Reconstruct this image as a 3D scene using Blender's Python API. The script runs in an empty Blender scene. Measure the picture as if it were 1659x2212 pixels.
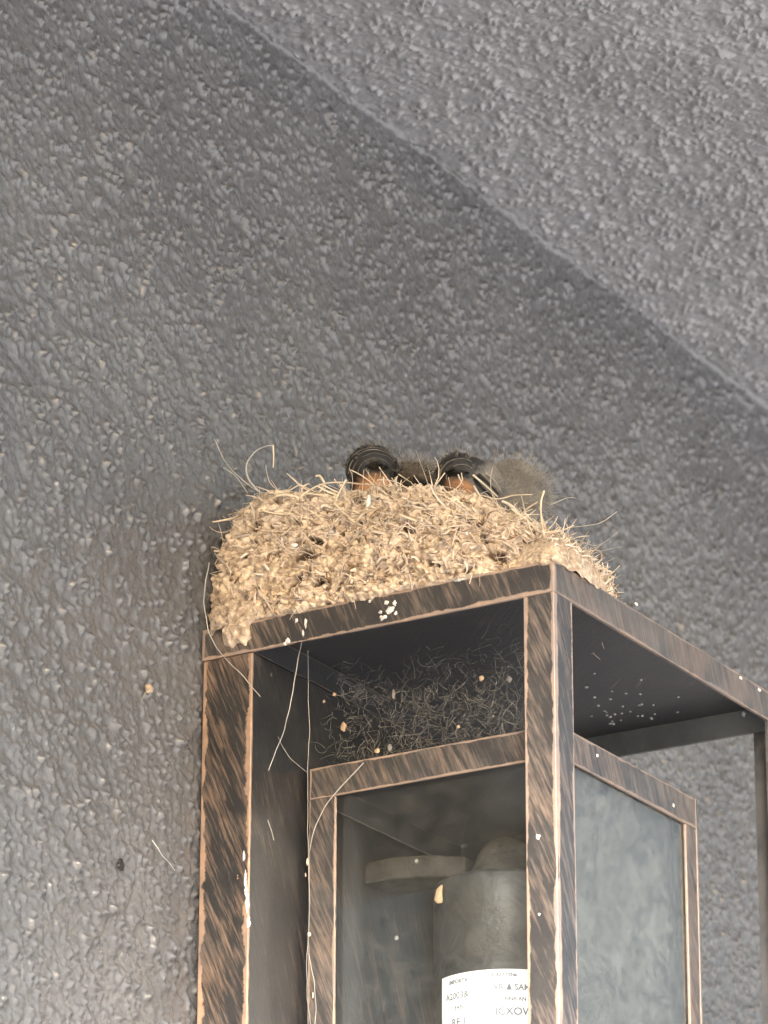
import bpy, bmesh, math, random
import numpy as np
from mathutils import Vector, Matrix, noise
random.seed(7); RNG = np.random.default_rng(11)
scene = bpy.context.scene
COL = scene.collection
# ------------------------------------------------------------------ camera
CAM = Vector((-1.18877343, -0.80290704, -0.50196473))
FWD = Vector((0.79764675, 0.48531067, 0.35809665)).normalized()
RGT = Vector((0.51902169, -0.85475795, 0.00230996)).normalized()
UP = RGT.cross(FWD).normalized()
FPX = 8790.275                                   # focal length in units of a 1659 px wide picture
cd = bpy.data.cameras.new('camera'); cam = bpy.data.objects.new('camera', cd); COL.objects.link(cam)
M = Matrix((RGT, UP, -FWD)).transposed().to_4x4(); M.translation = CAM
cam.matrix_world = M
cd.sensor_fit = 'HORIZONTAL'; cd.sensor_width = 36; cd.lens = FPX/1659*36
cd.clip_start = 0.05; cd.clip_end = 500
cd.dof.use_dof = True; cd.dof.focus_distance = 1.50; cd.dof.aperture_fstop = 34
scene.camera = cam
# ------------------------------------------------------------------ light
SUN_EL, SUN_AZ = math.radians(21), math.atan2(-.86, -.50)      # azimuth measured from +Y towards +X
w = bpy.data.worlds.new('World'); scene.world = w; w.use_nodes = True
nt = w.node_tree; sky = nt.nodes.new('ShaderNodeTexSky'); sky.sky_type = 'NISHITA'; sky.sun_disc = False
sky.sun_elevation = SUN_EL; sky.sun_rotation = SUN_AZ; sky.dust_density = 3.0; sky.ozone_density = 0.6
bg = nt.nodes['Background']; bg.inputs[1].default_value = 0.15; nt.links.new(sky.outputs[0], bg.inputs[0])
sd = bpy.data.lights.new('sun', 'SUN'); sd.energy = 4.6; sd.angle = math.radians(13); sd.color = (1, .97, .95)
so = bpy.data.objects.new('sun', sd); COL.objects.link(so)
to_sun = Vector((math.sin(SUN_AZ)*math.cos(SUN_EL), math.cos(SUN_AZ)*math.cos(SUN_EL), math.sin(SUN_EL)))
so.rotation_euler = to_sun.to_track_quat('Z', 'Y').to_euler()
vs = scene.view_settings; vs.view_transform = 'Standard'; vs.look = 'None'; vs.exposure = 1.62; vs.gamma = 1
# ------------------------------------------------------------------ measuring helpers (turn a sight line into a real point on a real plane)
def at(x, y, axis, val):
    d = FWD*FPX + RGT*(x-829.5) - UP*(y-1106)
    return CAM + d*((val-CAM[axis])/d[axis])
# ------------------------------------------------------------------ object helpers
def tag(o, label=None, cat=None, group=None, kind=None):
    if label: o['label'] = label
    if cat: o['category'] = cat
    if group: o['group'] = group
    if kind: o['kind'] = kind
    return o
def empty(name, loc=(0, 0, 0)):
    o = bpy.data.objects.new(name, None); COL.objects.link(o); o.location = loc; o.empty_display_size = .02
    return o
def link(name, me, mat, parent=None, smooth=False):
    me.name = name
    if mat: me.materials.append(mat)
    o = bpy.data.objects.new(name, me); COL.objects.link(o)
    if parent:
        o.parent = parent; off = Vector((0, 0, 0)); p = parent
        while p: off += p.location; p = p.parent
        o.location = -off
    if smooth: me.polygons.foreach_set('use_smooth', [True]*len(me.polygons))
    return o
def mesh_np(co, faces):
    me = bpy.data.meshes.new('m'); co = np.asarray(co, dtype=np.float32); faces = np.asarray(faces, dtype=np.int32)
    me.vertices.add(len(co)); me.vertices.foreach_set('co', co.ravel())
    k = faces.shape[1]; me.loops.add(faces.size); me.loops.foreach_set('vertex_index', faces.ravel())
    me.polygons.add(len(faces)); me.polygons.foreach_set('loop_start', np.arange(0, faces.size, k, dtype=np.int32))
    me.update(calc_edges=True); return me
def grid_faces(nu, nv, wrap=False):
    i, j = np.meshgrid(np.arange(nu if wrap else nu-1), np.arange(nv-1), indexing='ij')
    i2 = (i+1) % nu
    return np.stack([i*nv+j, i2*nv+j, i2*nv+j+1, i*nv+j+1], -1).reshape(-1, 4)
def tubes(lines, sides=5):
    """lines: list of (points, r_start, r_end, flat)"""
    V = []; F = []; base = 0
    for pts, r0, r1, flat in lines:
        P = [Vector(p) for p in pts]; n = len(P)
        t0 = (P[1]-P[0]).normalized(); nn = t0.orthogonal().normalized()
        nn = Matrix.Rotation(random.random()*6.28, 3, t0) @ nn
        for i, p in enumerate(P):
            t = (P[min(i+1, n-1)]-P[max(i-1, 0)])
            t = t.normalized() if t.length > 1e-9 else t0
            nn = (nn - t*nn.dot(t)); nn = nn.normalized() if nn.length > 1e-6 else t.orthogonal().normalized()
            bb = t.cross(nn); r = r0+(r1-r0)*i/(n-1)
            for k in range(sides):
                a = 6.28318*k/sides; V.append(p+nn*(math.cos(a)*r)+bb*(math.sin(a)*r*flat))
        for i in range(n-1):
            for k in range(sides):
                k2 = (k+1) % sides
                F.append((base+i*sides+k, base+i*sides+k2, base+(i+1)*sides+k2, base+(i+1)*sides+k))
        base += n*sides
    return mesh_np([tuple(v) for v in V], F)
def smooth_line(pts, sub=5):
    P = [Vector(p) for p in pts]; out = []
    Q = [P[0]*2-P[1]]+P+[P[-1]*2-P[-2]]
    for i in range(1, len(Q)-2):
        for k in range(sub):
            t = k/sub; a, b, c, d = Q[i-1], Q[i], Q[i+1], Q[i+2]
            out.append(.5*((2*b)+(c-a)*t+(2*a-5*b+4*c-d)*t*t+(3*b-a-3*c+d)*t*t*t))
    out.append(P[-1]); return out
def curl(p, d, L, bend, n=7):
    """random wandering fibre"""
    p = Vector(p); d = Vector(d).normalized(); pts = [p.copy()]
    ax = Vector((random.gauss(0, 1), random.gauss(0, 1), random.gauss(0, 1))).normalized()
    for i in range(n):
        d = (Matrix.Rotation(bend/n*(1+random.gauss(0, .5)), 3, ax) @ d).normalized()
        p = p+d*(L/n); pts.append(p.copy())
    return pts
# ------------------------------------------------------------------ node helpers
class N:
    def __init__(s, name):
        s.m = bpy.data.materials.new(name); s.m.use_nodes = True; s.t = s.m.node_tree
        s.b = s.t.nodes['Principled BSDF']; s.out = s.t.nodes['Material Output']
    def n(s, typ, **kw):
        x = s.t.nodes.new(typ)
        for k, v in kw.items():
            if k in ('i',):
                for kk, vv in v.items():
                    if hasattr(vv, 'is_output') or isinstance(vv, bpy.types.NodeSocket): s.t.links.new(vv, x.inputs[kk])
                    else: x.inputs[kk].default_value = vv
            else: setattr(x, k, v)
        return x
    def math(s, op, a, b=0, c=None, clamp=False):
        x = s.n('ShaderNodeMath', operation=op, use_clamp=clamp)
        for k, v in enumerate((a, b, c)):
            if v is None: continue
            if isinstance(v, bpy.types.NodeSocket): s.t.links.new(v, x.inputs[k])
            else: x.inputs[k].default_value = v
        return x.outputs[0]
    def noise(s, vec, scale, detail=3, rough=.5, dist=0, out=0):
        x = s.n('ShaderNodeTexNoise', i={'Scale': scale, 'Detail': detail, 'Roughness': rough, 'Distortion': dist})
        if vec: s.t.links.new(vec, x.inputs['Vector'])
        return x.outputs[out]
    def vor(s, vec, scale, feature='F1', out='Distance', rnd=1):
        x = s.n('ShaderNodeTexVoronoi', feature=feature, i={'Scale': scale, 'Randomness': rnd})
        if vec: s.t.links.new(vec, x.inputs['Vector'])
        return x.outputs[out]
    def ramp(s, f, stops):
        x = s.n('ShaderNodeValToRGB'); e = x.color_ramp.elements
        while len(e) > 1: e.remove(e[0])
        e[0].position = stops[0][0]; c = stops[0][1]; e[0].color = (*c, 1) if len(c) == 3 else c
        for p, c in stops[1:]:
            k = e.new(p); k.color = (*c, 1) if len(c) == 3 else c
        s.t.links.new(f, x.inputs[0]); return x.outputs[0]
    def mix(s, f, a, b, typ='MIX'):
        x = s.n('ShaderNodeMix', data_type='RGBA', blend_type=typ)
        for k, v in ((0, f), (6, a), (7, b)):
            if isinstance(v, bpy.types.NodeSocket): s.t.links.new(v, x.inputs[k])
            else: x.inputs[k].default_value = v if k == 0 else (*v, 1)
        return x.outputs[2]
    def obj(s): return s.n('ShaderNodeTexCoord').outputs['Object']
    def geo(s): return s.n('ShaderNodeNewGeometry').outputs['Position']
    def set(s, **kw):
        for k, v in kw.items():
            k = k.replace('_', ' ')
            if isinstance(v, bpy.types.NodeSocket): s.t.links.new(v, s.b.inputs[k])
            else: s.b.inputs[k].default_value = (*v, 1) if isinstance(v, tuple) else v
        return s
    def bump(s, h, dist, strength=1.0):
        x = s.n('ShaderNodeBump', i={'Height': h, 'Distance': dist, 'Strength': strength}); s.t.links.new(x.outputs[0], s.b.inputs['Normal'])
def g3(v): return (v, v, v)
# plaster: dark charcoal masonry paint on rough render
def plaster(name, c0, c1, warm):
    q = N(name); p = q.geo()
    big = q.noise(p, 9, 4, .6); fine = q.noise(p, 320, 3, .6)
    col = q.mix(q.ramp(big, [(.35, g3(0)), (.65, g3(1))]), c0, c1)
    col = q.mix(q.math('MULTIPLY', q.ramp(q.noise(p, 5.5, 3, .5), [(.5, g3(0)), (.68, g3(1))]), warm), col, (.125, .108, .085))
    dn = q.n('ShaderNodeVectorMath', operation='DISTANCE', i={0: p, 1: (.27, 0, .12)}).outputs['Value']
    dn = q.math('ADD', dn, q.math('MULTIPLY', q.math('SUBTRACT', q.noise(p, 14, 4, .6), .5), .20))
    stn = q.n('ShaderNodeMapRange', i={0: dn, 1: .04, 2: .27, 3: .45, 4: 0.0}).outputs[0]
    if warm > .2: col = q.mix(stn, col, (.128, .116, .098))
    col = q.mix(q.math('MULTIPLY', fine, .35), col, (.045, .045, .048))
    # tiny pale specks scattered over the paint
    sp = q.vor(p, 330); sel = q.ramp(q.vor(p, 330, out='Color'), [(.80, g3(0)), (.86, g3(1))])
    spot = q.math('MULTIPLY', q.ramp(sp, [(.16, g3(1)), (.34, g3(0))]), sel)
    col = q.mix(q.math('MULTIPLY', spot, .6), col, (.32, .32, .33))
    q.set(Base_Color=col, Roughness=q.ramp(q.noise(p, 160, 2), [(.3, g3(.14)), (.7, g3(.34))]), Specular_IOR_Level=.9)
    h = q.math('ADD', q.math('MULTIPLY', q.noise(p, 420, 3, .6), .6), q.noise(p, 950, 2, .5))
    q.bump(h, .0006, .38); return q.m
M_WALL = plaster('wall_paint', (.112, .113, .118), (.146, .147, .153), .15)
M_CEIL = plaster('soffit_paint', (.245, .243, .25), (.295, .292, .30), .1)
# brushed antique metal: black lacquer rubbed through to copper
def metal(name, amount, copper=(.36, .262, .20), edge=.0011, black=(.034, .033, .034), dust=.12):
    q = N(name); pos = q.geo(); s = q.n('ShaderNodeSeparateXYZ', i={0: pos}).outputs
    h = q.math('SUBTRACT', s[0], s[1]); z = s[2]
    c, sn = math.cos(math.radians(66)), math.sin(math.radians(66))
    along = q.math('SUBTRACT', q.math('MULTIPLY', h, c), q.math('MULTIPLY', z, sn))
    across = q.math('ADD', q.math('MULTIPLY', h, sn), q.math('MULTIPLY', z, c))
    v = q.n('ShaderNodeCombineXYZ', i={0: q.math('MULTIPLY', across, 980), 1: q.math('MULTIPLY', along, 75), 2: q.math('MULTIPLY', q.math('ADD', s[0], s[1]), 25)}).outputs[0]
    st = q.noise(v, 1, 4, .62, .3)
    v2 = q.n('ShaderNodeCombineXYZ', i={0: q.math('MULTIPLY', across, 330), 1: q.math('MULTIPLY', along, 40), 2: q.math('MULTIPLY', q.math('ADD', s[0], s[1]), 20)}).outputs[0]
    st2 = q.noise(v2, 1, 3, .6, .2)
    patch = q.noise(pos, 26, 3, .5)
    f = q.math('ADD', q.math('MULTIPLY', st, .62), q.math('ADD', q.math('MULTIPLY', st2, .42), q.math('MULTIPLY', patch, .42)))
    f = q.ramp(f, [(.68+.12*(1-amount), g3(0)), (.90+.12*(1-amount), g3(1))])
    uv = q.n('ShaderNodeUVMap', uv_map='uv').outputs[0]; dm = q.n('ShaderNodeUVMap', uv_map='dim').outputs[0]
    a = q.n('ShaderNodeSeparateXYZ', i={0: uv}).outputs; d = q.n('ShaderNodeSeparateXYZ', i={0: dm}).outputs
    e = q.math('MINIMUM', q.math('MINIMUM', a[0], q.math('SUBTRACT', d[0], a[0])), q.math('MINIMUM', a[1], q.math('SUBTRACT', d[1], a[1])))
    wob = q.noise(pos, 190, 4, .65)
    lim = q.math('MULTIPLY', edge*3.2, q.math('SUBTRACT', q.math('ADD', q.math('MULTIPLY', wob, .6), q.math('MULTIPLY', q.noise(pos, 38, 3), 1.0)), .52))
    ef = q.math('SUBTRACT', 1, q.math('DIVIDE', e, lim), clamp=True); ef = q.ramp(ef, [(.0, g3(0)), (.30, g3(1))])
    cop = q.mix(q.noise(pos, 240, 3), tuple(x*.72 for x in copper), tuple(min(1, x*1.9) for x in copper))
    cop = q.mix(q.ramp(q.noise(pos, 70, 3), [(.4, g3(0)), (.7, g3(1))]), cop, (copper[0]*.9, copper[1]*1.0, copper[2]*1.15))
    fac = q.math('MAXIMUM', q.math('MULTIPLY', f, .50), q.math('MULTIPLY', ef, .85))
    base = q.mix(fac, black, cop)
    dusty = q.ramp(q.noise(pos, 55, 5, .7), [(.42, g3(0)), (.75, g3(1))])
    base = q.mix(q.math('MULTIPLY', dusty, dust), base, (.23, .215, .19))
    q.set(Base_Color=base, Metallic=q.math('MULTIPLY', fac, .35), Roughness=q.ramp(fac, [(0, g3(.36)), (1, g3(.46))]), Specular_IOR_Level=.5)
    q.bump(q.math('ADD', q.math('MULTIPLY', st, .5), q.math('MULTIPLY', q.noise(pos, 500, 2), .3)), .0005, .5)
    return q.m
M_FRAME = metal('rubbed_metal', .78, edge=.0014)
M_FRONT = metal('rubbed_metal_brown', 1.25, copper=(.24, .175, .135), dust=.25)
M_INNER = metal('rubbed_metal_inner', .95, copper=(.33, .24, .18), edge=.0009, dust=.18)
M_BLACK = metal('black_metal', -.6, edge=.0002, dust=.05)
M_PLATEF = metal('plate_metal_front', .30, edge=.0008, dust=.10, black=(.018, .018, .019), copper=(.22, .16, .12))
M_PLATE = metal('plate_metal', 1.05, copper=(.38, .25, .17), edge=.0028, dust=.08, black=(.020, .020, .021))
def simple(name, c0, c1, scale, rough=.7, bump=0, bscale=300, spec=.4, sss=0):
    q = N(name); p = q.geo(); q.set(Base_Color=q.mix(q.ramp(q.noise(p, scale, 4, .6), [(.35, g3(0)), (.65, g3(1))]), c0, c1), Roughness=rough, Specular_IOR_Level=spec)
    if bump: q.bump(q.noise(p, bscale, 4, .65), bump, 1)
    return q.m
M_STRAW = simple('straw', (.57, .46, .33), (.83, .72, .57), 60, .6)
M_STRAW2 = simple('pale_straw', (.52, .42, .33), (.84, .73, .61), 70, .65)
M_GREYF = simple('grey_fibre', (.12, .115, .105), (.25, .24, .215), 90, .8)
M_CHIP = simple('brown_chaff', (.16, .10, .06), (.34, .23, .14), 150, .8)
M_HAIR = simple('pale_hair', (.30, .29, .27), (.52, .50, .46), 60, .5)
M_WHITE = simple('dropping_white', (.50, .49, .46), (.84, .83, .80), 420, .6)
M_MUDFLAKE = simple('mud_flake', (.40, .27, .17), (.62, .46, .30), 260, .9, .0006, 500)
M_BIRDDARK = simple('dark_feather', (.012, .013, .016), (.040, .040, .042), 350, .42, .0004, 700, .5)
M_THROAT = simple('chestnut_feather', (.42, .17, .07), (.62, .31, .15), 420, .7, .0004, 900)
M_DOWN = simple('grey_down', (.20, .19, .17), (.40, .375, .335), 150, .85)
M_GAPE = simple('pale_gape', (.62, .56, .42), (.74, .70, .60), 300, .5)
M_HEADGREY = simple('grey_feather_edge', (.07, .066, .056), (.20, .185, .155), 250, .6)
M_BEAK = simple('beak', (.015, .014, .013), (.04, .036, .03), 300, .35)
# ------------------------------------------------------------------ ground, wall, soffit
ZC = 0.266                                       # height of the soffit above the lantern's roof
def bandnoise(nx, ny, h, lo, hi, seed):
    r = np.random.default_rng(seed).standard_normal((nx, ny)); F = np.fft.rfft2(r)
    kx = np.fft.fftfreq(nx, h)[:, None]; ky = np.fft.rfftfreq(ny, h)[None]
    k2 = (kx**2+ky**2)*(2*math.pi)**2
    H = np.exp(-k2*lo*lo/2)-np.exp(-k2*hi*hi/2)
    g = np.fft.irfft2(F*H, s=(nx, ny)); return g/g.std()
def rough_sheet():
    h = .00065
    xs = np.arange(-.20, .60, h); r = .0028
    L1 = ZC-r+.21; La = r*math.pi/2; L2 = .24
    s = np.arange(0, L1+La+L2, h); nx, ns = len(xs), len(s)
    P = np.zeros((ns, 2)); Nn = np.zeros((ns, 2))  # (y, z)
    for i, v in enumerate(s):
        if v < L1: P[i] = (0, -.21+v); Nn[i] = (-1, 0)
        elif v < L1+La:
            a = (v-L1)/r; P[i] = (-r+r*math.cos(a), ZC-r+r*math.sin(a)); Nn[i] = (-math.cos(a), -math.sin(a))
        else: P[i] = (-r-(v-L1-La), ZC); Nn[i] = (0, -1)
    n1 = bandnoise(nx, ns, h, .00078, .0017, 1); n2 = bandnoise(nx, ns, h, .004, .012, 2); n3 = bandnoise(nx, ns, h, .03, .09, 3)
    n4 = bandnoise(nx, ns, h, .0018, .0045, 5)
    amt = np.clip(.85+.45*n2, .10, 1.8)
    sv = s-(L1+La/2); fil = 1-.45*np.exp(-(sv/.005)**2); amt = amt*fil[None]
    pk = np.maximum(n1-.55, 0); pk = np.maximum(n1*.9+n4*.35-.50, 0); pk = pk*pk/(pk+.35); pk = pk/(1+.45*pk); H = (.00015*n1*fil[None] + .00118*pk*amt + .00022*n4 + .00020*n2 + .0010*n3)
    # the corner bead is not dead straight
    co = np.zeros((nx, ns, 3)); co[..., 0] = xs[:, None]
    co[..., 1] = P[None, :, 0]+Nn[None, :, 0]*H; co[..., 2] = P[None, :, 1]+Nn[None, :, 1]*H
    cut = int((L1+La*.92)/h)
    # outer rows pushed far away in one coarse step each
    co[0, :, 0] = -3.0; co[-1, :, 0] = 5.0
    w_ = co[:, :cut+1].copy(); c_ = co[:, cut:].copy()
    w_[:, 0, 2] = -2.6; w_[:, 0, 1] = 0
    c_[:, -1, 1] = -.62; c_[:, -1, 2] = ZC
    return w_, c_
wv, cv = rough_sheet()
wall = link('house_wall', mesh_np(wv.reshape(-1, 3), grid_faces(wv.shape[0], wv.shape[1])[:, ::-1]), M_WALL, smooth=True)
tag(wall, 'dark grey rough rendered wall with pebbly bumps behind the lantern and nest', 'wall')
soff = link('soffit', mesh_np(cv.reshape(-1, 3), grid_faces(cv.shape[0], cv.shape[1])[:, ::-1]), M_CEIL, smooth=True)
tag(soff, 'grey rough rendered soffit running diagonally above the wall', 'soffit')
# roof slab behind the soffit sheet so that it has real thickness
def box_me(x0, x1, y0, y1, z0, z1, bev=0, opn=0):
    bm = bmesh.new(); bmesh.ops.create_cube(bm, size=1)
    for v in bm.verts: v.co = Vector(((x0+x1)/2+v.co.x*(x1-x0), (y0+y1)/2+v.co.y*(y1-y0), (z0+z1)/2+v.co.z*(z1-z0)))
    uv = bm.loops.layers.uv.new('uv'); dm = bm.loops.layers.uv.new('dim'); S = (x1-x0, y1-y0, z1-z0+opn); O = (x0, y0, z0)
    for f in bm.faces:
        n = f.normal; k = max(range(3), key=lambda i: abs(n[i])); a, b = [i for i in range(3) if i != k]
        for l in f.loops: l[uv].uv = (l.vert.co[a]-O[a], l.vert.co[b]-O[b]); l[dm].uv = (S[a], S[b])
    if bev: bmesh.ops.bevel(bm, geom=bm.edges[:], offset=bev, segments=2, affect='EDGES', profile=.5)
    me = bpy.data.meshes.new('b'); bm.to_mesh(me); bm.free(); return me
def join_me(mes):
    bm = bmesh.new()
    for m in mes: bm.from_mesh(m)
    me = bpy.data.meshes.new('j'); bm.to_mesh(me); bm.free(); return me
link('roof_slab', box_me(-3, 5, -.62, .25, ZC+.006, ZC+.20), M_CEIL, soff)
M_GROUND = simple('paving', (.58, .575, .56), (.70, .69, .67), 3, .85, .002, 60)
gme = mesh_np([(-60, -60, -2.55), (60, -60, -2.55), (60, 60, -2.55), (-60, 60, -2.55)], [(0, 1, 2, 3)])
tag(link('ground', gme, M_GROUND), kind='structure')
# ------------------------------------------------------------------ lantern
M_LITRAIL = simple('lit_rail_lacquer', (.10, .105, .10), (.16, .16, .15), 60, .6, .0003, 500)  # paler lacquer: light falling on the right rail is put into its colour
W, D, HR, T = .1845, .150, .0121, .0015
lan = tag(empty('wall_lantern', (W/2, 0, -.34)), 'square open frame wall lantern in black metal rubbed through to copper, nest on its roof', 'lantern')
ZB = -.34
BV = .00025
link('top_plate', box_me(T+.0001, W-T-.0001, -D+T+.0001, -.0015, -.0022, -.0009), M_BLACK, lan)
link('top_rail', box_me(0, T, -D, -.0005, -HR, 0, BV), M_FRAME, lan)
link('top_rail', box_me(T, W-T, -D, -D+T, -HR, -.0001, BV), M_FRONT, lan)
link('top_rail', box_me(W-T, W, -D, -.0005, -HR, 0, BV), M_LITRAIL, lan)
PW1, PW2 = .0123, .0137
def post(x0, sx, mat):
    legA = (x0, x0+sx*T); legB = (x0+sx*T, x0+sx*PW2)
    A = box_me(min(legA), max(legA), -D, -D+PW1, ZB, -HR-.0001, BV, .05)
    B = box_me(min(legB), max(legB), -D+.0001, -D+T, ZB, -HR-.0001, BV, .05)
    return link('corner_post', join_me([A, B]), mat, lan)
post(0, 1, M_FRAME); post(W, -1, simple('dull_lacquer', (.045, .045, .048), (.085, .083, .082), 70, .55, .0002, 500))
bp_ = link('back_plate', box_me(.0002, W-.0002, -.0230, -.0010, ZB, -HR-.0002, .0006, .05), M_PLATE, lan)
bp_.data.materials.append(M_PLATEF)
for f_ in bp_.data.polygons:
    if f_.normal.y < -.9: f_.material_index = 1
link('back_plate', box_me(T+.0003, W-T-.0003, -.0228, -.0012, -HR+.0001, -.0026), M_BLACK, lan)
link('bottom_plate', box_me(-.001, W+.001, -D-.001, -.0010, ZB-.012, ZB-.0001, .0005), M_BLACK, lan)
# inner glazed box
X0, X1, Y0, Y1, ZI, HI = .0360, .1446, -.1317, -.0255, -.0484, .0120
inn = link('inner_roof', box_me(X0+.0013, X1-.0013, Y0+.0013, Y1-.0013, ZI-.0030, ZI-.0016), M_BLACK, lan)
TI = .0012
link('inner_rail', box_me(X0, X0+TI, Y0, Y1, ZI-HI, ZI, BV), M_INNER, lan)
link('inner_rail', box_me(X0+TI, X1-TI, Y0, Y0+TI, ZI-HI, ZI-.0001, BV), M_FRONT, lan)
link('inner_rail', box_me(X1-TI, X1, Y0, Y1, ZI-HI, ZI, BV), M_BLACK, lan)
link('inner_rail', box_me(X0+TI, X1-TI, Y1-TI, Y1, ZI-HI, ZI-.0001, BV), M_BLACK, lan)
def ipost(x, sx, y, sy, mat, wa=.0115, wb=.0085):
    a = (x, x+sx*TI); b = (y, y+sy*wa); c = (x+sx*TI, x+sx*wb); d = (y+sy*.0001, y+sy*TI)
    A = box_me(min(a), max(a), min(b), max(b), ZB, ZI-HI-.0001, BV, .05); B = box_me(min(c), max(c), min(d), max(d), ZB, ZI-HI-.0001, BV, .05)
    link('inner_post', join_me([A, B]), mat, lan)
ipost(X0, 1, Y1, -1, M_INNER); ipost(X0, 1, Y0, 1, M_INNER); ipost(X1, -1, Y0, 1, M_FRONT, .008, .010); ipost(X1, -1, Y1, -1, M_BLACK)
# dusty glass
def glass(name, dust, tint):
    q = N(name); p = q.geo()
    q.t.nodes.remove(q.b)
    d = q.ramp(q.noise(p, 130, 6, .75, .8), [(.40, g3(0)), (.72, g3(1))]); d2 = q.ramp(q.noise(p, 16, 3), [(.3, g3(.35)), (.7, g3(1))])
    vs_ = q.vor(p, 240); sel = q.ramp(q.vor(p, 240, out='Color'), [(.90, g3(0)), (.92, g3(1))])
    speck = q.math('MULTIPLY', q.ramp(vs_, [(.14, g3(1)), (.24, g3(0))]), sel)
    f = q.math('ADD', q.math('ADD', q.math('MULTIPLY', q.math('MULTIPLY', d, d2), dust), dust*.3), q.math('MULTIPLY', speck, .35), clamp=True)
    tr = q.n('ShaderNodeBsdfTransparent', i={0: (*tint, 1)}).outputs[0]
    gl = q.n('ShaderNodeBsdfGlossy', i={'Roughness': .06, 0: (1, 1, 1, 1)}).outputs[0]
    fr = q.n('ShaderNodeFresnel', i={'IOR': 1.33}).outputs[0]
    a = q.n('ShaderNodeMixShader', i={0: fr, 1: tr, 2: gl}).outputs[0]
    df = q.n('ShaderNodeBsdfDiffuse', i={0: (.50, .51, .47, 1)}).outputs[0]
    mx = q.n('ShaderNodeMixShader', i={0: f, 1: a, 2: df}).outputs[0]
    q.t.links.new(mx, q.out.inputs[0]); return q.m
M_GLASS = glass('dusty_glass', .016, (.96, .97, .965)); M_GLASS2 = glass('dusty_glass_front', .19, (.97, .97, .96))
ZG = ZI-.0035
link('glass_pane', box_me(X0+TI+.0003, X0+TI+.0023, Y0+.004, Y1-.004, ZB+.001, ZG), M_GLASS, lan)
link('glass_pane', box_me(X0+.004, X1-.004, Y0+TI+.0003, Y0+TI+.0023, ZB+.001, ZG), M_GLASS2, lan)
link('glass_pane', box_me(X1-TI-.0023, X1-TI-.0003, Y0+.004, Y1-.004, ZB+.001, ZG), M_GLASS, lan)
# lamp holder hanging from a bracket
CX, CY, R = .090, -.0786, .0272
def lathe(prof, cx, cy, n=64, a0=0, a1=2*math.pi):
    V = []; full = abs(a1-a0-2*math.pi) < 1e-6
    for i in range(n if full else n+1):
        a = a0+(a1-a0)*i/n
        for r, z in prof: V.append((cx+r*math.cos(a), cy+r*math.sin(a), z))
    return mesh_np(V, grid_faces(n if full else n+1, len(prof), full))
q = N('holder_grey'); p = q.geo()
c = q.mix(q.ramp(q.noise(p, 90, 6, .7, 1), [(.4, g3(0)), (.7, g3(1))]), (.026, .027, .028), (.075, .078, .078))
c = q.mix(q.ramp(q.noise(p, 30, 3), [(.5, g3(0)), (.75, g3(.8))]), c, (.09, .075, .06)); q.set(Base_Color=c, Roughness=.5, Metallic=.15); q.bump(q.noise(p, 220, 4, .6), .0007, .6); M_HOLD = q.m
M_CAP = simple('dust_caked_metal', (.026, .025, .023), (.075, .070, .062), 90, .8, .0010, 220)
hold = link('lamp_holder', lathe([(.0001, -.0890), (.012, -.0888), (R-.002, -.0884), (R-.0005, -.0890), (R, -.0905), (R, -.1215), (R-.0006, -.1222), (R-.0006, -.152), (R, -.1535), (R, -.19), (R-.004, -.2), (.0001, -.2)], CX, CY), M_HOLD, lan, True)
link('holder_cap', lathe([(.0001, -.0700), (.004, -.0703), (.0075, -.0722), (.0105, -.0760), (.0125, -.0815), (.0150, -.0850), (.0155, -.0886), (.0001, -.0887)], CX, CY), M_CAP, lan, True)
def bracket():
    bm = bmesh.new()
    pts = [(-.0232, -.0735, .0105), (-.035, -.0730, .0105), (-.052, -.0745, .010), (-.066, -.0770, .009)]
    for s_ in (-1, 1):
        pass
    rows = []
    for y, z, hw in pts: rows.append([bm.verts.new((CX+sx*hw, y, zz)) for sx, zz in ((-1, z-.0085), (-1, z), (1, z), (1, z-.0085))])
    for a, b in zip(rows, rows[1:]):
        for k in range(4): bm.faces.new((a[k], b[k], b[(k+1) % 4], a[(k+1) % 4]))
    bm.faces.new(rows[0]); bm.faces.new(rows[-1][::-1]); bmesh.ops.recalc_face_normals(bm, faces=bm.faces[:])
    bmesh.ops.bevel(bm, geom=bm.edges[:], offset=.0005, segments=1, affect='EDGES')
    me = bpy.data.meshes.new('br'); bm.to_mesh(me); bm.free(); return me
link('bracket', bracket(), M_CAP, lan)
# printed label wrapped round the holder
view_a = math.atan2(-.4853, -.7976)
M_LABEL = simple('label_paper', (.76, .77, .77), (.88, .89, .89), 120, .55)
M_INK = simple('label_ink', (.09, .10, .13), (.19, .21, .25), 900, .6)
LZ0, LZ1 = -.1505, -.1268
lab = link('label', lathe([(R-.00035, LZ1), (R+.00018, LZ1-.0002), (R+.00018, LZ0+.0002), (R-.00035, LZ0)], CX, CY, 48, view_a-math.radians(62), view_a+math.radians(60)), M_LABEL, hold, True)
tag(lab, 'white label with dark blurry printing')
def wrap_text(txt, size, ang, z, bold=0):
    cu = bpy.data.curves.new('t', 'FONT'); cu.body = txt; cu.size = size; cu.align_x = 'LEFT'; cu.offset = bold; cu.resolution_u = 3
    to = bpy.data.objects.new('t', cu); COL.objects.link(to); dg = bpy.context.evaluated_depsgraph_get(); dg.update()
    me = bpy.data.meshes.new_from_object(to.evaluated_get(dg)); bpy.data.objects.remove(to)
    for v in me.vertices:
        a = view_a+math.radians(ang)+v.co.x/R; rr = R+.0003
        zz = z+v.co.y; v.co = Vector((CX+rr*math.cos(a), CY+rr*math.sin(a), zz))
    return me
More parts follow.
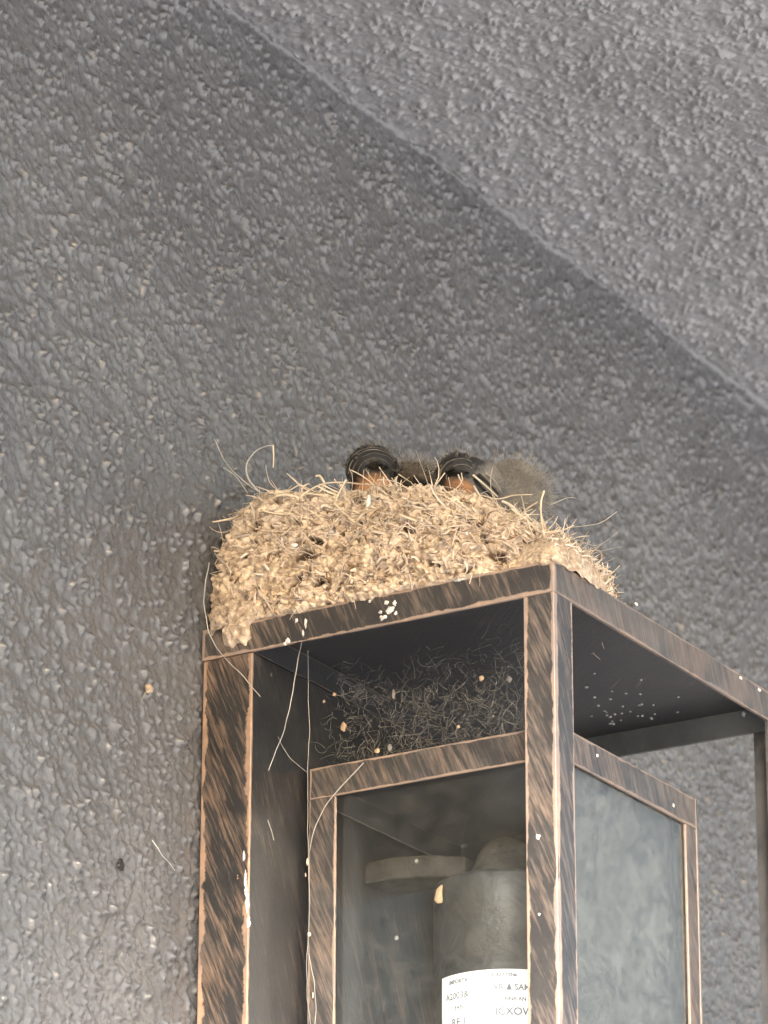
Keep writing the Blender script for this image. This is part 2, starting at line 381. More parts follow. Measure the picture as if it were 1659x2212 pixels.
# angles grow to the right in the picture for this lathe direction
TX = [('IMPORTA', .0021, -52, -.1305), ('A2003&', .0034, -56, -.1362), ('EAN', .0021, -46, -.1402), ('RE 1', .0038, -49, -.1462),
      ('XIAETTSNa', .0019, -14, -.1297), ('VR \u0394 SAM', .0031, -12, -.1347), ('CVHNA AN', .0020, -9, -.1387), ('ICXOW..', .0040, -11, -.1440)]
inks = []
for t_, s_, a_, z_ in TX: inks.append(wrap_text(t_, s_, a_, z_, .00008))
link('label_print', join_me(inks), M_INK, hold)
# ------------------------------------------------------------------ nest
NCX, NCY = .0480, -.0690
def rim_z(y): return .0500+.118*min(0, y+.022)
def nest_mesh():
    nt_, ns_ = 1000, 300
    th = np.linspace(0, 2*math.pi, nt_, endpoint=False)
    def sup(a, b, n): return 1/((np.abs(np.cos(th)/a)**n+np.abs(np.sin(th)/b)**n)**(1/n))
    prof = [(0, 0, 1.0), (.10, .10, 1.015), (.25, .30, 1.025), (.45, .62, .985), (.58, .86, .90), (.64, .97, .825), (.68, 1.0, .75), (.73, .96, .69), (.80, .80, .62), (.90, .52, .50), (1.0, .40, .02)]
    ss = np.linspace(0, 1, ns_); pz = np.interp(ss, [a[0] for a in prof], [a[1] for a in prof]); pr = np.interp(ss, [a[0] for a in prof], [a[2] for a in prof])
    k = np.ones(13)/13; pr = np.convolve(np.pad(pr, 6, 'edge'), k, 'valid'); pz = np.convolve(np.pad(pz, 6, 'edge'), k, 'valid'); pz[0] = 0; pr[0] = .80; pr[1] = .97
    r_ = 1/((np.abs(np.cos(th)/.0487)**(nn_:=np.where(np.sin(th) > 0, 7.0, np.where(np.cos(th) < 0, 5.0-2.8*np.clip((np.cos(th)+.5)/.5, 0, 1), 2.2)))+np.abs(np.sin(th)/.0695)**nn_)**(1/nn_))
    X = NCX+np.cos(th)[:, None]*r_[:, None]*pr[None]; Y = NCY+np.sin(th)[:, None]*r_[:, None]*pr[None]
    rz = .0525+.158*np.minimum(0, Y+.025)-.012*np.clip((-Y-.095)/.04, 0, 1); Z = pz[None]*rz
    co = np.stack([X, Y, Z], -1).reshape(-1, 3)
    # outward normals by finite differences
    G = co.reshape(nt_, ns_, 3); du = np.roll(G, -1, 0)-np.roll(G, 1, 0); dv = np.gradient(G, axis=1); nn = np.cross(du, dv); nn /= (np.linalg.norm(nn, axis=-1, keepdims=True)+1e-12)
    nn = nn.reshape(-1, 3); lowz = np.tile(pz < .16, nt_)
    tone = np.empty(len(co)); disp = np.empty(len(co)); hole = np.empty(len(co))
    V = Vector
    for i, c in enumerate(co):
        p = V(c); q = p+V((noise.noise(p*180), noise.noise(p*180+V((9, 2, 4))), noise.noise(p*180+V((3, 8, 1)))))*.0030
        d, pp_ = noise.voronoi(V((q.x*290, q.y*290, q.z*360))); tone[i] = noise.cell(pp_[0]*7.3+V((3.1, 1.7, 9.2)))*.5+.5; pel = min(1, (d[1]-d[0])*2.2)
        t = noise.noise(p*62); f = noise.fractal(p*420, 1.0, 2.0, 4); f2 = noise.noise(q*330)
        hl = max(0, noise.noise(V((q.x*150+7, q.y*150, q.z*190)))-.30)*3.2
        disp[i] = .0011*pel+.0022*t+.0010*f+.0012*(1-2*abs(f2))-.0060*min(hl, .9)
        hole[i] = min(1, hl)*.7+(1-pel)*.55
    amp = np.ones((nt_, ns_)); amp[:, :6] = np.linspace(.4, 1, 6)
    disp = np.where(lowz, np.maximum(disp, -.0004), disp)
    co = co+nn*(disp*amp.reshape(-1))[:, None]
    co[:, 1] = np.minimum(co[:, 1], -.0004); 
    # ragged foot: mud runs down over the rail here and there
    me = mesh_np(co, grid_faces(nt_, ns_, True))
    a2 = me.attributes.new('tone', 'FLOAT', 'POINT'); a2.data.foreach_set('value', tone.astype(np.float32))
    at_ = me.attributes.new('hole', 'FLOAT', 'POINT'); at_.data.foreach_set('value', hole.astype(np.float32))
    return me, co.reshape(nt_, ns_, 3), nn.reshape(nt_, ns_, 3)
nme, NG, NNv = nest_mesh()
q = N('nest_mud'); p = q.geo()
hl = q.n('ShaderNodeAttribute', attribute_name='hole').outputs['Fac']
sx = q.n('ShaderNodeSeparateXYZ', i={0: p}).outputs
c = q.mix(q.ramp(q.noise(p, 130, 4, .6), [(.35, g3(0)), (.65, g3(1))]), (.42, .30, .20), (.77, .61, .44))
c = q.mix(q.ramp(q.noise(p, 38, 3, .6), [(.45, g3(0)), (.7, g3(1))]), c, (.68, .54, .43))
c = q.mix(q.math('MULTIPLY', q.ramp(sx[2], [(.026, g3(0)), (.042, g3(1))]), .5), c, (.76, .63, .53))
tn = q.n('ShaderNodeAttribute', attribute_name='tone').outputs['Fac']
c = q.mix(q.math('MULTIPLY', q.ramp(tn, [(.1, g3(1)), (.55, g3(0))]), .55), c, (.27, .20, .145))
c = q.mix(q.math('MULTIPLY', q.ramp(tn, [(.6, g3(0)), (.95, g3(1))]), .5), c, (.84, .70, .52))
c = q.mix(q.math('MULTIPLY', q.ramp(q.noise(p, 30, 2), [(.5, g3(0)), (.65, g3(1))]), .35), c, (.42, .36, .32))
c = q.mix(q.ramp(q.noise(p, 520, 3, .6), [(.45, g3(0)), (.8, g3(.9))]), c, (.86, .73, .54))
c = q.mix(q.ramp(q.noise(p, 300, 3, .6), [(.25, g3(.9)), (.42, g3(0))]), c, (.11, .065, .038))
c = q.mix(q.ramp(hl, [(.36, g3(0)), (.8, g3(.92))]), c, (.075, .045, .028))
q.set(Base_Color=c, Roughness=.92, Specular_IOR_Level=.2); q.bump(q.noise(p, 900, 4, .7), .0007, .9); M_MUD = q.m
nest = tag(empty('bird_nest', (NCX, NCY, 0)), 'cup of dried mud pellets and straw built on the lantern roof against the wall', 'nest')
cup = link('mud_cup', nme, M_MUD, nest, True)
# embedded fibres, tangled through the outside and thick at the rim
nt_, ns_ = NG.shape[:2]
def tang(i, j):
    a = Vector(NG[(i+3) % nt_, j])-Vector(NG[i, j]); b = Vector(NG[i, min(j+3, ns_-1)])-Vector(NG[i, j])
    return (a.normalized() if a.length else Vector((1, 0, 0))), (b.normalized() if b.length else Vector((0, 0, 1)))
def surf_fibre(i, j, L, ang, r, lift, flat=.5, bend=1.2, r1=None):
    a, b = tang(i, j); n = Vector(NNv[i, j]); p0 = Vector(NG[i, j])+n*(r*.2); d = a*math.cos(ang)+b*math.sin(ang)+n*lift
    pts = curl(p0-d*L*.15, d, L, random.gauss(0, bend), 6)
    return (pts, r, r1 if r1 is not None else r*.5, flat)
def vis_i():
    # angles that face outward to the west and south (theta 150..330 degrees)
    return int(random.uniform(.36, .97)*nt_) % nt_
L1_, L2_, L3_ = [], [], []
for k in range(1500):
    j = int((random.uniform(.02, .60) if k < 520 else random.uniform(.32, .60))*ns_)
    L1_.append(surf_fibre(vis_i(), j, random.uniform(.003, .011), random.uniform(0, 6.28) if k < 520 else random.choice((0, math.pi))+random.gauss(0, .5), random.uniform(.00014, .00038), random.uniform(-.08, .07)))
for k in range(1500):
    j = int(random.triangular(.40, .76, .62)*ns_); ang = random.choice((0, math.pi))+random.gauss(0, .30)
    if k % 9 == 0: L2_.append(surf_fibre(random.randrange(nt_), j, random.uniform(.006, .016), ang, random.uniform(.0006, .0011), random.uniform(-.10, .02), .18, 1.4)); continue
    if k % 3 == 1: continue
    L2_.append(surf_fibre(random.randrange(nt_), j, random.uniform(.005, .016), ang, random.uniform(.00014, .00050), random.uniform(-.14, .02)+(.2 if random.random() < .03 else 0), .45, 1.3))
for k in range(300):
    j = int(random.triangular(.60, .95, .75)*ns_)
    L3_.append(surf_fibre(random.randrange(nt_), j, random.uniform(.008, .022), random.uniform(0, 6.28), random.uniform(.00012, .0003), random.uniform(-.1, .12), .5, 1.8))
for mt_, nm_, lo_, hi_, cnt in ((M_STRAW2, 'pale', .10, .66, 330), (M_MUD, 'mud', .02, .60, 600), (M_CHIP, 'brown', .02, .60, 230)):
    ch = []
    for k in range(cnt):
        j = int(random.uniform(lo_, hi_)*ns_); ch.append(surf_fibre(vis_i(), j, random.uniform(.0022, .0060), random.uniform(0, 6.28), random.uniform(.0005, .0011), random.uniform(-.08, .14), .22, 2.0, random.uniform(.0001, .0007)))
    tag(link('flake', tubes(ch, 4), mt_, nest), {'pale': 'pale chaff flakes', 'mud': 'crumbs of mud and chaff', 'brown': 'dark brown leaf crumbs'}[nm_], kind='stuff')
tag(link('embedded_fibre', tubes(L1_, 4), M_STRAW2, nest), 'short straws caught in the mud', kind='stuff')
tag(link('rim_straw', tubes(L2_, 4), M_STRAW, nest), 'matted straw round the rim', kind='stuff')
tag(link('lining', tubes(L3_, 4), M_STRAW2, nest), 'soft grass lining', kind='stuff')
def S(pts, xplane, r, mat, name, label=None, parent=nest, r1=None, sub=5, flat=.6):
    P3 = [at(x, y, 0, xplane if not isinstance(xplane, (list, tuple)) else xplane[i]) for i, (x, y) in enumerate(pts)]
    o = link(name, tubes([(smooth_line(P3, sub), r, r1 or r*.6, flat)], 6), mat, parent, True)
    if label: tag(o, label)
    return o
S([(748, 1036), (735, 1060), (722, 1087)], .0025, .00055, M_STRAW, 'straw', 'yellow bent straw hanging down the front of the nest', sub=3)
S([(722, 1087), (765, 1130), (812, 1172)], [.0025, -.001, -.002], .00055, M_STRAW, 'straw', sub=3, r1=.0005)
S([(1175, 1060), (1168, 1090), (1172, 1140), (1182, 1150), (1210, 1145)], .014, .0006, M_STRAW, 'straw', 'curled pale straw at the right end of the rim')
S([(1105, 1100), (1135, 1120), (1165, 1148), (1200, 1150), (1240, 1135)], .014, .0005, M_STRAW, 'straw')
S([(1040, 1070), (1075, 1078), (1110, 1070), (1150, 1068)], .014, .0005, M_STRAW, 'straw')
S([(640, 1078), (690, 1048), (740, 1042), (800, 1048), (880, 1052)], .006, .0005, M_STRAW, 'straw')
S([(790, 1045), (850, 1062), (930, 1070), (960, 1062)], .012, .0005, M_STRAW, 'straw')
S([(560, 1075), (600, 1072), (645, 1048)], .006, .0005, M_STRAW2, 'straw')
S([(463, 948), (488, 1000), (522, 1035), (560, 1062), (600, 1070)], .004, .00038, M_HAIR, 'stalk', 'long thin grey stalk leaning out at the left of the nest')
S([(560, 1062), (537, 1035), (533, 1003), (552, 975), (575, 964), (590, 962)], .004, .00036, M_HAIR, 'stalk', 'looped dry stalk above the left of the nest')
S([(590, 962), (591, 985), (590, 1010)], .004, .0005, M_STRAW, 'stalk', sub=3)
S([(483, 1010), (510, 1030), (535, 1065)], .003, .00030, M_HAIR, 'stalk')
for pts in ([(1225, 1140), (1270, 1135), (1300, 1128), (1333, 1105)], [(1270, 1200), (1300, 1190), (1345, 1180)], [(1245, 1165), (1290, 1178), (1335, 1150)], [(1190, 1090), (1230, 1075), (1262, 1082)]):
    S(pts, .045, .00022, M_HAIR, 'hair')
# small white and dark bits stuck to the mud
def blob(c, r, sq=(1, 1, 1), seed=0, sub=3, amp=.35):
    bm = bmesh.new(); bmesh.ops.create_icosphere(bm, subdivisions=sub, radius=1)
    for v in bm.verts:
        d = 1+amp*noise.noise(v.co*1.7+Vector((seed*7.3, seed, 2))); v.co = Vector((v.co.x*sq[0]*r*d, v.co.y*sq[1]*r*d, v.co.z*sq[2]*r*d))+Vector(c)
    me = bpy.data.meshes.new('bl'); bm.to_mesh(me); bm.free(); return me
def on_nest(x, y):
    """nearest point of the mud surface along a sight line"""
    d = (FWD*FPX+RGT*(x-829.5)-UP*(y-1106)).normalized(); P_ = NG[:, :int(ns_*.7)].reshape(-1, 3); Q = P_-np.array(CAM); t = Q@np.array(d); dist = np.linalg.norm(Q-t[:, None]*np.array(d), axis=1)
    ok = np.where(dist < .0012)[0]; k = ok[np.argmin(t[ok])] if len(ok) else np.argmin(dist); return Vector(P_[k])
for k, (x, y, r, s) in enumerate([(790, 1085, .0016, (.4, .8, 1.7)), (633, 1172, .0013, (.4, 1.2, .7)), (712, 1145, .0012, (.4, 1.3, .6)), (612, 1162, .0007, (.4, .6, 1.8)), (806, 1212, .0008, (.4, .6, 1.7)), (640, 1280, .0007, (.4, .6, 1.5)), (1010, 1150, .0007, (.5, 1, 1)), (905, 1120, .0006, (.4, 1, 1))]):
    link('white_fleck', blob(on_nest(x, y), r, s, k, 2), M_WHITE, nest, True)
# mud that has run down over the rail at the wall end: an irregular slab following the rail
def flake(outline, xp, th, seed, mat=M_MUD, name='mud_run', parent=nest):
    n = 60; P3 = [at(x, y, 0, xp) for x, y in outline]; Q = smooth_line(P3+[P3[0]], 6)[:-1]
    c = sum(Q, Vector())/len(Q); V = []; rings = 7
    for r in range(rings+1):
        f = 1-r/rings
        for k, v in enumerate(Q):
            p_ = c+(v-c)*f*(1+(.10*noise.noise(v*500)+.08*noise.noise(v*1300))*f); hgt = th*math.sqrt(max(0, 1-f*f))*(1+.7*noise.noise(p_*420)+.35*noise.noise(p_*1100))
            V.append((p_.x-hgt, p_.y, p_.z))
    m = len(Q); F = [(r*m+k, r*m+(k+1) % m, (r+1)*m+(k+1) % m, (r+1)*m+k) for r in range(rings) for k in range(m)]
    return link(name, mesh_np(V, F), mat, parent, True)
flake([(452, 1330), (470, 1280), (520, 1290), (575, 1312), (560, 1335), (540, 1352), (545, 1375), (530, 1395), (517, 1388), (500, 1402), (482, 1385), (488, 1360), (466, 1358), (455, 1375)], .0002, .0040, 1)
flake([(575, 1322), (600, 1300), (650, 1290), (700, 1288), (690, 1304), (640, 1318), (600, 1330)], .0002, .0024, 3)
flake([(860, 1268), (905, 1250), (960, 1240), (1010, 1238), (1000, 1250), (950, 1262), (900, 1272)], .0002, .0020, 4)
flake([(1150, 1212), (1172, 1196), (1205, 1200), (1215, 1212), (1195, 1218), (1170, 1222)], .0002, .0018, 5)
# the foot spreading over the front rail
def foot():
    pts = [(.001, -.1500), (.010, -.1508), (.020, -.1512), (.030, -.1506), (.040, -.1495), (.047, -.1470), (.052, -.142), (.05, -.13), (.03, -.125), (.005, -.13)]
    Q = smooth_line([Vector((x, y, 0)) for x, y in pts+[pts[0]]], 8)[:-1]; c = Vector((.024, -.137, 0)); V = []; rg = 8
    for r in range(rg+1):
        f = 1-r/rg
        for v in Q:
            p_ = c+(v-c)*f; p_ += Vector((noise.noise(p_*300), noise.noise(p_*300+Vector((5, 5, 5))), 0))*.001*(1 if r else .6)
            z = .013*math.sqrt(max(0, 1-f**3))*(1+.35*noise.noise(p_*260)) - .0016*(1-min(1, r))*(.6+noise.noise(v*240))
            V.append((p_.x, p_.y, z+.0002))
    m = len(Q); return mesh_np(V, [(r*m+k, r*m+(k+1) % m, (r+1)*m+(k+1) % m, (r+1)*m+k) for r in range(rg) for k in range(m)])
fm = foot(); link('mud_foot', fm, M_MUD, nest, True)
fv = [v.co.copy() for v in fm.vertices if v.co.z > .001]; ch = []
for k in range(260):
    p0 = random.choice(fv); ch.append((curl(p0, (random.gauss(0, 1), random.gauss(0, 1), random.gauss(0, .5)), random.uniform(.002, .006), random.gauss(0, 1.8), 5), random.uniform(.0002, .0009), .0002, .3))
tag(link('flake', tubes(ch[::2], 4), M_MUD, nest), kind='stuff'); tag(link('flake', tubes(ch[1::2], 4), M_STRAW2, nest), kind='stuff')
# ------------------------------------------------------------------ young birds
def head_at(x, y, xp): return at(x, y, 0, xp)
view = (CAM-Vector((.03, -.07, .06))).normalized()
def bird(head, face, body, rh, label, fluff, seed):
    rnd = random.Random(seed)
    b = tag(empty('nestling', body), label, 'bird', 'young swallows in the nest')
    face = Vector(face).normalized()
    side = face.cross(Vector((0, 0, 1))).normalized(); upv = side.cross(face).normalized()
    bm = bmesh.new()
    def ball(c, r, sq=(1, 1, 1), basis=None):
        g = bmesh.ops.create_icosphere(bm, subdivisions=4, radius=1)['verts']
        for v in g:
            q_ = Vector((v.co.x*sq[0], v.co.y*sq[1], v.co.z*sq[2]))*r
            if basis: q_ = basis[0]*q_.x+basis[1]*q_.y+basis[2]*q_.z
            v.co = q_+Vector(c)
    B = (face, side, upv)
    ball(head, rh, (1.10, .98, .86), B)
    ball(head+face*rh*.62-upv*rh*.08, rh*.50, (1.0, 1.05, .6), B)          # forehead running into the beak base
    nk = head.lerp(body, .45); ball(nk, rh*1.05)
    ball(head.lerp(body, .22)+face*rh*.15, rh*.98)
    ball(body, rh*1.45, (1.25, 1.0, .85), ((body-head).cross(side).normalized(), side, Vector((0, 0, 1))))
    me = bpy.data.meshes.new('bd'); bm.to_mesh(me); bm.free()
    # plumage colour by place on the body
    qn = N('plumage'); gp = qn.geo()
    def dist_to(pt, r0, r1):
        vd = qn.n('ShaderNodeVectorMath', operation='DISTANCE', i={0: gp, 1: tuple(pt)}).outputs['Value']
        vd = qn.math('ADD', vd, qn.math('MULTIPLY', qn.math('SUBTRACT', qn.noise(gp, 420, 3), .5), .004))
        return qn.n('ShaderNodeMapRange', i={0: vd, 1: r0, 2: r1, 3: 1.0, 4: 0.0}).outputs[0]
    stre = qn.noise(gp, 600, 4, .7)
    dark = qn.mix(stre, (.010, .011, .014), (.050, .050, .052)); grey = qn.mix(stre, (.12, .113, .103), (.26, .245, .225))
    col = qn.mix(dist_to(head+upv*rh*.2, rh*1.12, rh*1.35), grey, dark)
    th_c = head+face*rh*.55-upv*rh*1.05
    chest = qn.mix(stre, (.34, .15, .07), (.66, .40, .23)); col = qn.mix(dist_to(th_c, rh*.56, rh*.86), col, chest)
    qn.set(Base_Color=col, Roughness=.55, Specular_IOR_Level=.35); qn.bump(qn.noise(gp, 750, 4, .7), .0006, .8)
    bo = link('body', me, qn.m, b, True)
    rm = bo.modifiers.new('r', 'REMESH'); rm.mode = 'VOXEL'; rm.voxel_size = .0007; rm.use_smooth_shade = True
    sm = bo.modifiers.new('s', 'SMOOTH'); sm.iterations = 4
    # beak: short wide wedge, upper and lower halves with a pale gape flange between
    bc = head+face*rh*1.02-upv*rh*.18
    def wedge(z0, z1, L, wd, drop):
        bm2 = bmesh.new(); P_ = []
        for t_, wf, hf in ((0, 1, 1), (.45, .78, .85), (.8, .38, .55), (1.0, .06, .12)):
            for s1, h1 in ((-1, z0), (-.6, (z1 if z1 > z0 else z1)), (.6, z1), (1, z0)):
                P_.append(bm2.verts.new(bc+face*(L*t_)+side*(s1*wd*wf)+upv*((z0+(h1-z0)*hf)-drop*t_*t_)))
        for r in range(3):
            for k in range(4): bm2.faces.new((P_[r*4+k], P_[r*4+(k+1) % 4], P_[(r+1)*4+(k+1) % 4], P_[(r+1)*4+k]))
        bm2.faces.new(P_[12:16]); bmesh.ops.recalc_face_normals(bm2, faces=bm2.faces[:])
        m_ = bpy.data.meshes.new('w'); bm2.to_mesh(m_); bm2.free(); return m_
    link('upper_beak', wedge(.0002, .0020, .0062, .0040, .0006), M_BEAK, b, True)
    link('lower_beak', wedge(-.0002, -.0013, .0054, .0038, -.0001), M_BEAK, b, True)
    gl = []; gr_ = .00028 if seed == 3 else .0005
    for s1 in (-1, 1): gl.append(([bc-face*.0006+side*s1*.0044, bc+face*.0015+side*s1*.0040, bc+face*.0036+side*s1*.0024, bc+face*.0054+side*s1*.0006], gr_, gr_*.5, 1))
    link('gape', tubes([(smooth_line(g[0], 4), g[1], g[2], 1) for g in gl], 6), M_BEAK, b, True)
    for s1 in (-1, 1):
        ec = head+face*rh*.62+side*s1*rh*.70+upv*rh*.22
        link('eye', blob(ec, .0015, (1, 1, 1), 0, 2, 0), M_BEAK, b, True)
    # downy filaments over crown, nape and back
    lines = []
    for k in range(fluff):
        v = Vector((rnd.gauss(0, 1), rnd.gauss(0, 1), rnd.gauss(0, 1))).normalized()
        onhead = rnd.random() < .45
        if onhead:
            if v.dot(face) > .45: continue
            p0 = head+v*rh*.93; Lf = rnd.uniform(.002, .0055)
        else:
            p0 = body+Vector((v.x*1.15, v.y*1.15, v.z*.95))*rh*1.28; Lf = rnd.uniform(.003, .0100)
        d = (v*.8+Vector((rnd.gauss(.2, .7), rnd.gauss(-.2, .7), rnd.gauss(0, .6)))).normalized()
        if not onhead or rnd.random() < .45: lines.append((curl(p0, d, Lf, rnd.gauss(0, 1.8), 5), .00009, .00003, 1))
    tag(link('down', tubes(lines, 3), M_DOWN, b), 'wispy grey down', kind='stuff')
    arcs = []; ax_ = (view*.9+side*(-.15)-upv*.25).normalized(); e1 = ax_.cross(Vector((0, 0, 1))).normalized(); e2 = e1.cross(ax_).normalized()
    for th_ in ((26, 40, 54, 68, 80) if seed == 3 else (40, 62)):
        pts = []
        for az in range(-10, 196, 14):
            a_, t2 = math.radians(az), math.radians(th_); v = ax_*math.cos(t2)+(e1*math.cos(a_)+e2*math.sin(a_))*math.sin(t2)
            pts.append(head+(face*(v.dot(face)*1.10)+side*(v.dot(side)*.98)+upv*(v.dot(upv)*.86))*rh*(1.0+.03*rnd.random()))
        arcs.append((smooth_line(pts, 2), .00030, .00012, .6))
    link('crown_rings', tubes(arcs, 5), M_HEADGREY, b)  # concentric ridges that repeat sharpening rings, not real feathers
    # short contour feathers on the dark head, as overlapping slivers
    hl_ = []
    for k in range(1000):
        v = Vector((rnd.gauss(0, 1), rnd.gauss(0, 1), rnd.gauss(0, 1))).normalized()
        if v.dot(upv) < -.15 or v.dot(face) > .85: continue
        p0 = head+face*(v.dot(face)*rh*1.0)+side*(v.dot(side)*rh*.93)+upv*(v.dot(upv)*rh*.91)
        d = (-face*.8+v*.55+side*rnd.gauss(0, .25)); d = (d-v*d.dot(v)*.8).normalized(); hl_.append((curl(p0, d, rnd.uniform(.0020, .0042), rnd.gauss(.3, .5), 3), .00034, .00005, .35))
    link('head_feathers', tubes(hl_[::2], 4), M_BIRDDARK, b); link('head_feathers', tubes(hl_[1::2], 4), M_HEADGREY, b)
    return b, B
H1 = head_at(803, 1015, .030); H2 = head_at(990, 1026, .030)
bA, BA = bird(H1, (-.72, -.66, -.10), H1+Vector((.022, .006, -.022)), .0102, 'young swallow at the left of the nest rim, dark crown over chestnut throat', 1500, 3)
bB, BB = bird(H2, (-.86, -.42, -.10), H2+Vector((.018, -.0125, -.0052)), .0086, 'young swallow at the right of the rim, pale fluffy down behind its dark face', 2800, 5)
def wing_streaks(b, pts_list):
    for pts, xp, mat, r in pts_list:
        link('wing_feather', tubes([(smooth_line([at(x, y, 0, xp) for x, y in pts], 5), r, r*.35, .4)], 6), mat, b, True)
wing_streaks(bA, [([(860, 1012), (890, 1030), (935, 1052)], .034, M_BIRDDARK, .0019), ([(856, 1022), (880, 1042), (905, 1056)], .031, M_BEAK, .0012), ([(862, 1025), (885, 1040)], .029, M_GAPE, .0005)])
wing_streaks(bB, [([(1028, 1020), (1050, 1040), (1078, 1068)], .028, M_BEAK, .0011), ([(1024, 1034), (1045, 1058), (1070, 1078)], .027, M_BIRDDARK, .0009), ([(1022, 1026), (1048, 1048), (1076, 1074)], .026, M_GAPE, .0005), ([(1042, 1018), (1066, 1036), (1084, 1064)], .031, M_DOWN, .0009), ([(990, 1026), (995, 1038), (1001, 1048)], .0195, M_GAPE, .0007)])
# a third one sunk low between them: only a brown back and down show
def low_bird():
    c = at(893, 1040, 0, .042); b = tag(empty('nestling', c), 'dark brown back of a young bird sunk low between the two heads', 'bird', 'young swallows in the nest')
    me = blob(c, .0085, (1.2, 1.25, .75), 4, 4, .25); link('body', me, simple('brown_plumage', (.035, .028, .022), (.11, .09, .07), 380, .7, .0006, 700), b, True)
    ln = []
    for k in range(700):
        v = Vector((random.gauss(0, 1), random.gauss(0, 1), abs(random.gauss(0, 1)))).normalized()
        ln.append((curl(c+Vector((v.x*.010, v.y*.0104, v.z*.006)), v+Vector((0, 0, .2)), random.uniform(.002, .006), random.gauss(0, 1), 3), .00012, .00004, 1))
    tag(link('down', tubes(ln, 3), M_DOWN, b), kind='stuff')
low_bird()
# ------------------------------------------------------------------ droppings on the lantern
def drop(x, y, axis, val, r, sq, seed):
    link('dropping', blob(at(x, y, axis, val), r*.85, sq, seed, 3, .95), M_WHITE, lan, True)
k = 0
for x, y, r, sq in [(842, 1318, .0016, (.3, 1, 1)), (828, 1334, .0013, (.3, 1.3, .8)), (835, 1302, .0009, (.3, 1, 1)), (852, 1303, .0008, (.3, 1, 1.2)), (822, 1322, .0007, (.3, 1, 1)), (855, 1325, .0007, (.3, 1, 1)), (799, 1298, .0006, (.3, 1, 1)),
                    (622, 1384, .0010, (.3, 1, 1)), (616, 1390, .0007, (.3, 1, 1)), (660, 1345, .0009, (.3, .6, 2.4)), (655, 1368, .0007, (.3, .7, 1.6)), (994, 1252, .0010, (.3, 2.4, .6)), (640, 1340, .0006, (.3, 1, 1.6))]:
    drop(x, y, 0, -.0001, r, sq, k); k += 1
for x, y, r, sq in [(530, 1850, .0008, (.5, .6, 2.4)), (533, 1900, .0010, (.5, .6, 3.0)), (537, 1950, .0011, (.5, .7, 3.2)), (540, 1992, .0012, (.5, .7, 1.8)), (534, 1925, .0009, (.5, .7, 2))]:
    drop(x-3, y, 0, .0000, r, sq, k); k += 1
for x, y, r in [(1162, 1808, .0009), (1165, 1975, .0005)]: drop(x, y, 0, -.0001, r, (.4, .9, 1.1), k); k += 1
# pale eggs and specks stuck under the roof plate
for i in range(34):
    x = random.gauss(1345, 60); y = 1590-.17*(x-1280)-abs(random.gauss(0, 45))-14
    if x < 1262 or x > 1600: continue
    pos = at(x, y, 2, -.0024)
    if not (T < pos.x < W-T and -D+T < pos.y < -.03): continue
    link('insect_egg', blob(pos, random.uniform(.0004, .0007), (1.1, 1.1, .7), i, 2), simple('egg', (.30, .29, .27), (.50, .49, .46), 300) if i == 0 else bpy.data.materials['egg'], lan, True)
for x, y, v, r in [(1607, 1543, W-T, .0010), (1290, 1632, None, .0006), (1455, 1740, None, .0007)]:
    if v: drop(x, y, 0, v-.0003, r, (.4, .9, 1.1), k)
    else: drop(x, y, 1, Y0-.0002, r, (1, .4, 1), k)
    k += 1
for x, y in [(1375, 1305), (1600, 1465), (1640, 1490)]:
    drop(x, y, 1, -D-.0001, .0008, (1.6, .5, .8), k); k += 1
# orange leaf bit lodged by the lamp holder
flk = flake([(938, 1945), (942, 1925), (948, 1915), (956, 1912), (955, 1930), (956, 1948), (948, 1953)], .0655, .0009, 9, M_MUDFLAKE, 'leaf_fragment', None)
tag(flk, 'small orange leaf fragment lodged beside the lamp holder behind the glass', 'leaf fragment')
# ------------------------------------------------------------------ tangle of old nest material on the inner roof
ln = []
for k in range(1700):
    y = random.uniform(-.124, -.030); x = X0+random.uniform(.001, .022); f = (y+.124)/.094
    top = (.016+.020*f)*(1 if random.random() < .8 else 1.5)
    z = ZI-.0015+(random.random()**1.3*top if random.random() < .6 else random.uniform(.006, .044))
    d = Vector((random.gauss(0, .5), random.gauss(0, 1), random.gauss(0, .8)))
    ln.append((curl((x, y, z), d, random.uniform(.003, .011), random.gauss(0, 3.4), 9), random.uniform(.00005, .00016), .00004, .7))
ln = [l for l in ln if all(ZI-.002 < p_.z < -.003 and X0-.001 < p_.x < X0+.035 and -.13 < p_.y < -.024 for p_ in l[0]) and noise.noise(l[0][0]*55)+noise.noise(l[0][0]*140)*.6 > -.16-.25*random.random()+max(0, (l[0][0].z+.024))*9]
tang_o = link('debris_tangle', tubes(ln, 4), M_GREYF)
tag(tang_o, 'dusty grey tangle of dead grass and cobweb filling the gap above the inner roof', 'debris', kind='stuff')
for i, (x, y, r, sq) in enumerate([(1100, 1468, .0014, (.5, .8, 1)), (1040, 1465, .0011, (.5, .9, 1)), (742, 1570, .0016, (.4, .8, 1.2)), (850, 1500, .0011, (.5, .7, 1.8)), (722, 1500, .0007, (.5, 1, 1)), (700, 1515, .0006, (.5, 1, 1)), (842, 1615, .0013, (.5, .8, 1.2)), (815, 1622, .0012, (.5, 1, .9)), (990, 1570, .0007, (.5, 1, 1)), (1065, 1548, .0006, (.5, 1, 1))]):
    tag(link('mud_crumb', blob(at(x, y, 0, X0+.001), r, sq, i+20, 2), M_MUDFLAKE if i % 3 else M_GREYF, tang_o, True))
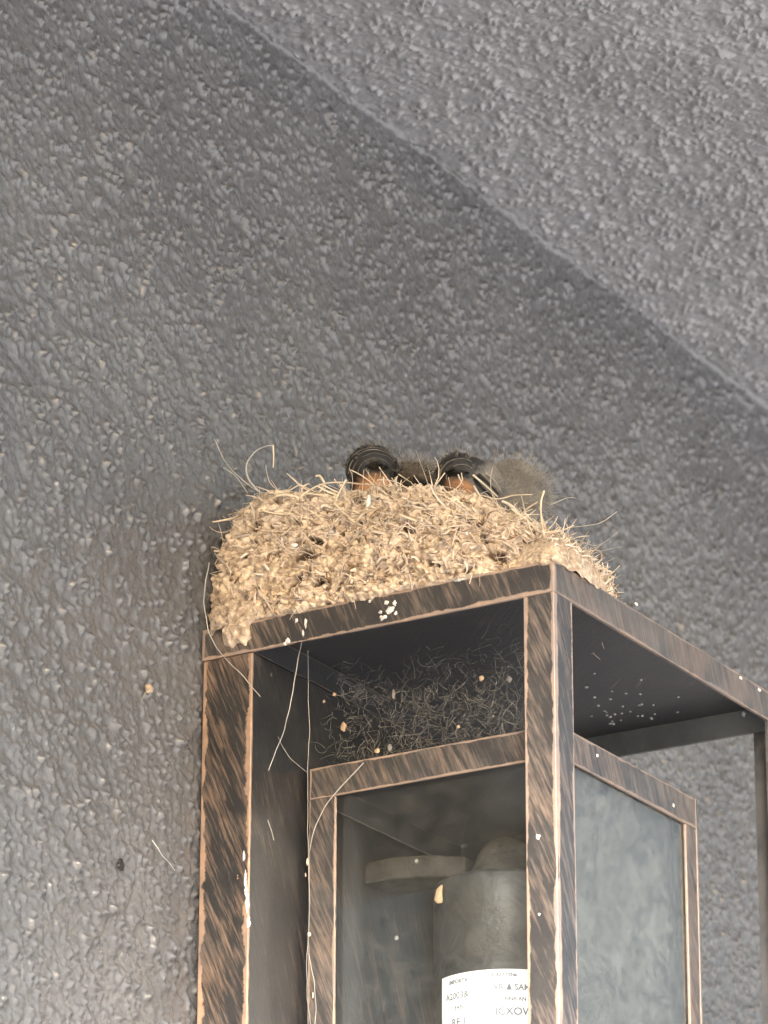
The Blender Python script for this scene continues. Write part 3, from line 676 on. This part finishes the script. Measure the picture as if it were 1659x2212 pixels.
# ------------------------------------------------------------------ loose threads hanging about the lantern
def thread(pts, axis, val, r, mat, label, knots=()):
    P3 = smooth_line([at(x, y, axis, val) for x, y in pts], 6)
    P3 = [p_+Vector((noise.noise(p_*160), noise.noise(p_*160+Vector((4, 4, 4))), 0))*.0004 for p_ in P3]
    o = link('thread', tubes([(P3, r*.72, r*.5, 1)], 5), mat, None, True); tag(o, label, 'thread', 'loose threads about the lantern')
    for x, y, rr, sq in knots: link('knot', blob(at(x, y, axis, val), rr*.7, sq, int(x), 2), M_STRAW2, o, True)
thread([(452, 1215), (442, 1270), (443, 1330), (455, 1375), (480, 1415), (520, 1455), (562, 1505)], 0, -.004, .00035, M_HAIR, 'pale thread curving off the nest past the left end of the roof rail')
thread([(660, 1335), (650, 1390), (640, 1450), (628, 1520), (605, 1600), (580, 1665), (572, 1720), (580, 1775), (592, 1815)], 0, .012, .00030, M_HAIR, 'long pale thread hanging from the roof rail inside the left opening')
thread([(560, 1505), (590, 1570), (615, 1620), (640, 1650), (664, 1668)], 0, .018, .00018, M_HAIR, 'fine thread running from the back plate to the inner box corner')
thread([(785, 1648), (745, 1690), (705, 1740), (678, 1795), (668, 1840)], 0, X0-.002, .00030, M_HAIR, 'thin straw leaning across the upper left corner of the inner box')
thread([(666, 1398), (665, 1480), (668, 1560), (665, 1660), (664, 1760), (666, 1850), (668, 2000), (662, 2120), (672, 2230)], 0, X0-.0015, .00022, M_HAIR, 'taut cobweb strand running down the left post of the inner box', [(664, 1862, .0009, (.5, .8, 2.4)), (660, 1890, .0006, (.5, .8, 2)), (668, 2018, .0011, (.5, .9, 1.3)), (676, 2150, .0006, (.5, .8, 3))])
thread([(668, 2060), (678, 2120), (682, 2170), (680, 2230)], 0, X0-.0016, .00025, M_HAIR, 'short forked cobweb strand low on the left post of the inner box')
thread([(330, 1815), (345, 1840), (362, 1860), (378, 1880)], 1, -.0015, .00030, M_HAIR, 'short pale hair stuck to the wall left of the lantern')
# bits stuck to the wall
def wallbit(x, y, r, sq, mat, label, seed, tail=None):
    o = link('wall_speck', blob(at(x, y, 1, -.0012), r, sq, seed, 3), mat, None, True); tag(o, label, 'debris')
    if tail: link('tail', tubes([([at(a, b, 1, -.0016) for a, b in tail], .0003, .0001, 1)], 4), mat, o)
wallbit(322, 1487, .0020, (1.1, .5, .9), M_MUD, 'brown crumb of mud stuck to the wall left of the lantern top', 1, [(322, 1487), (312, 1500), (306, 1515)])
wallbit(252, 1752, .0011, (1.0, .5, 4.6), M_GREYF, 'pale sliver of husk stuck upright to the wall at far left', 2)
wallbit(261, 1868, .0018, (1.1, .5, 1.1), M_BEAK, 'black speck of dirt on the wall below the pale husk', 3)
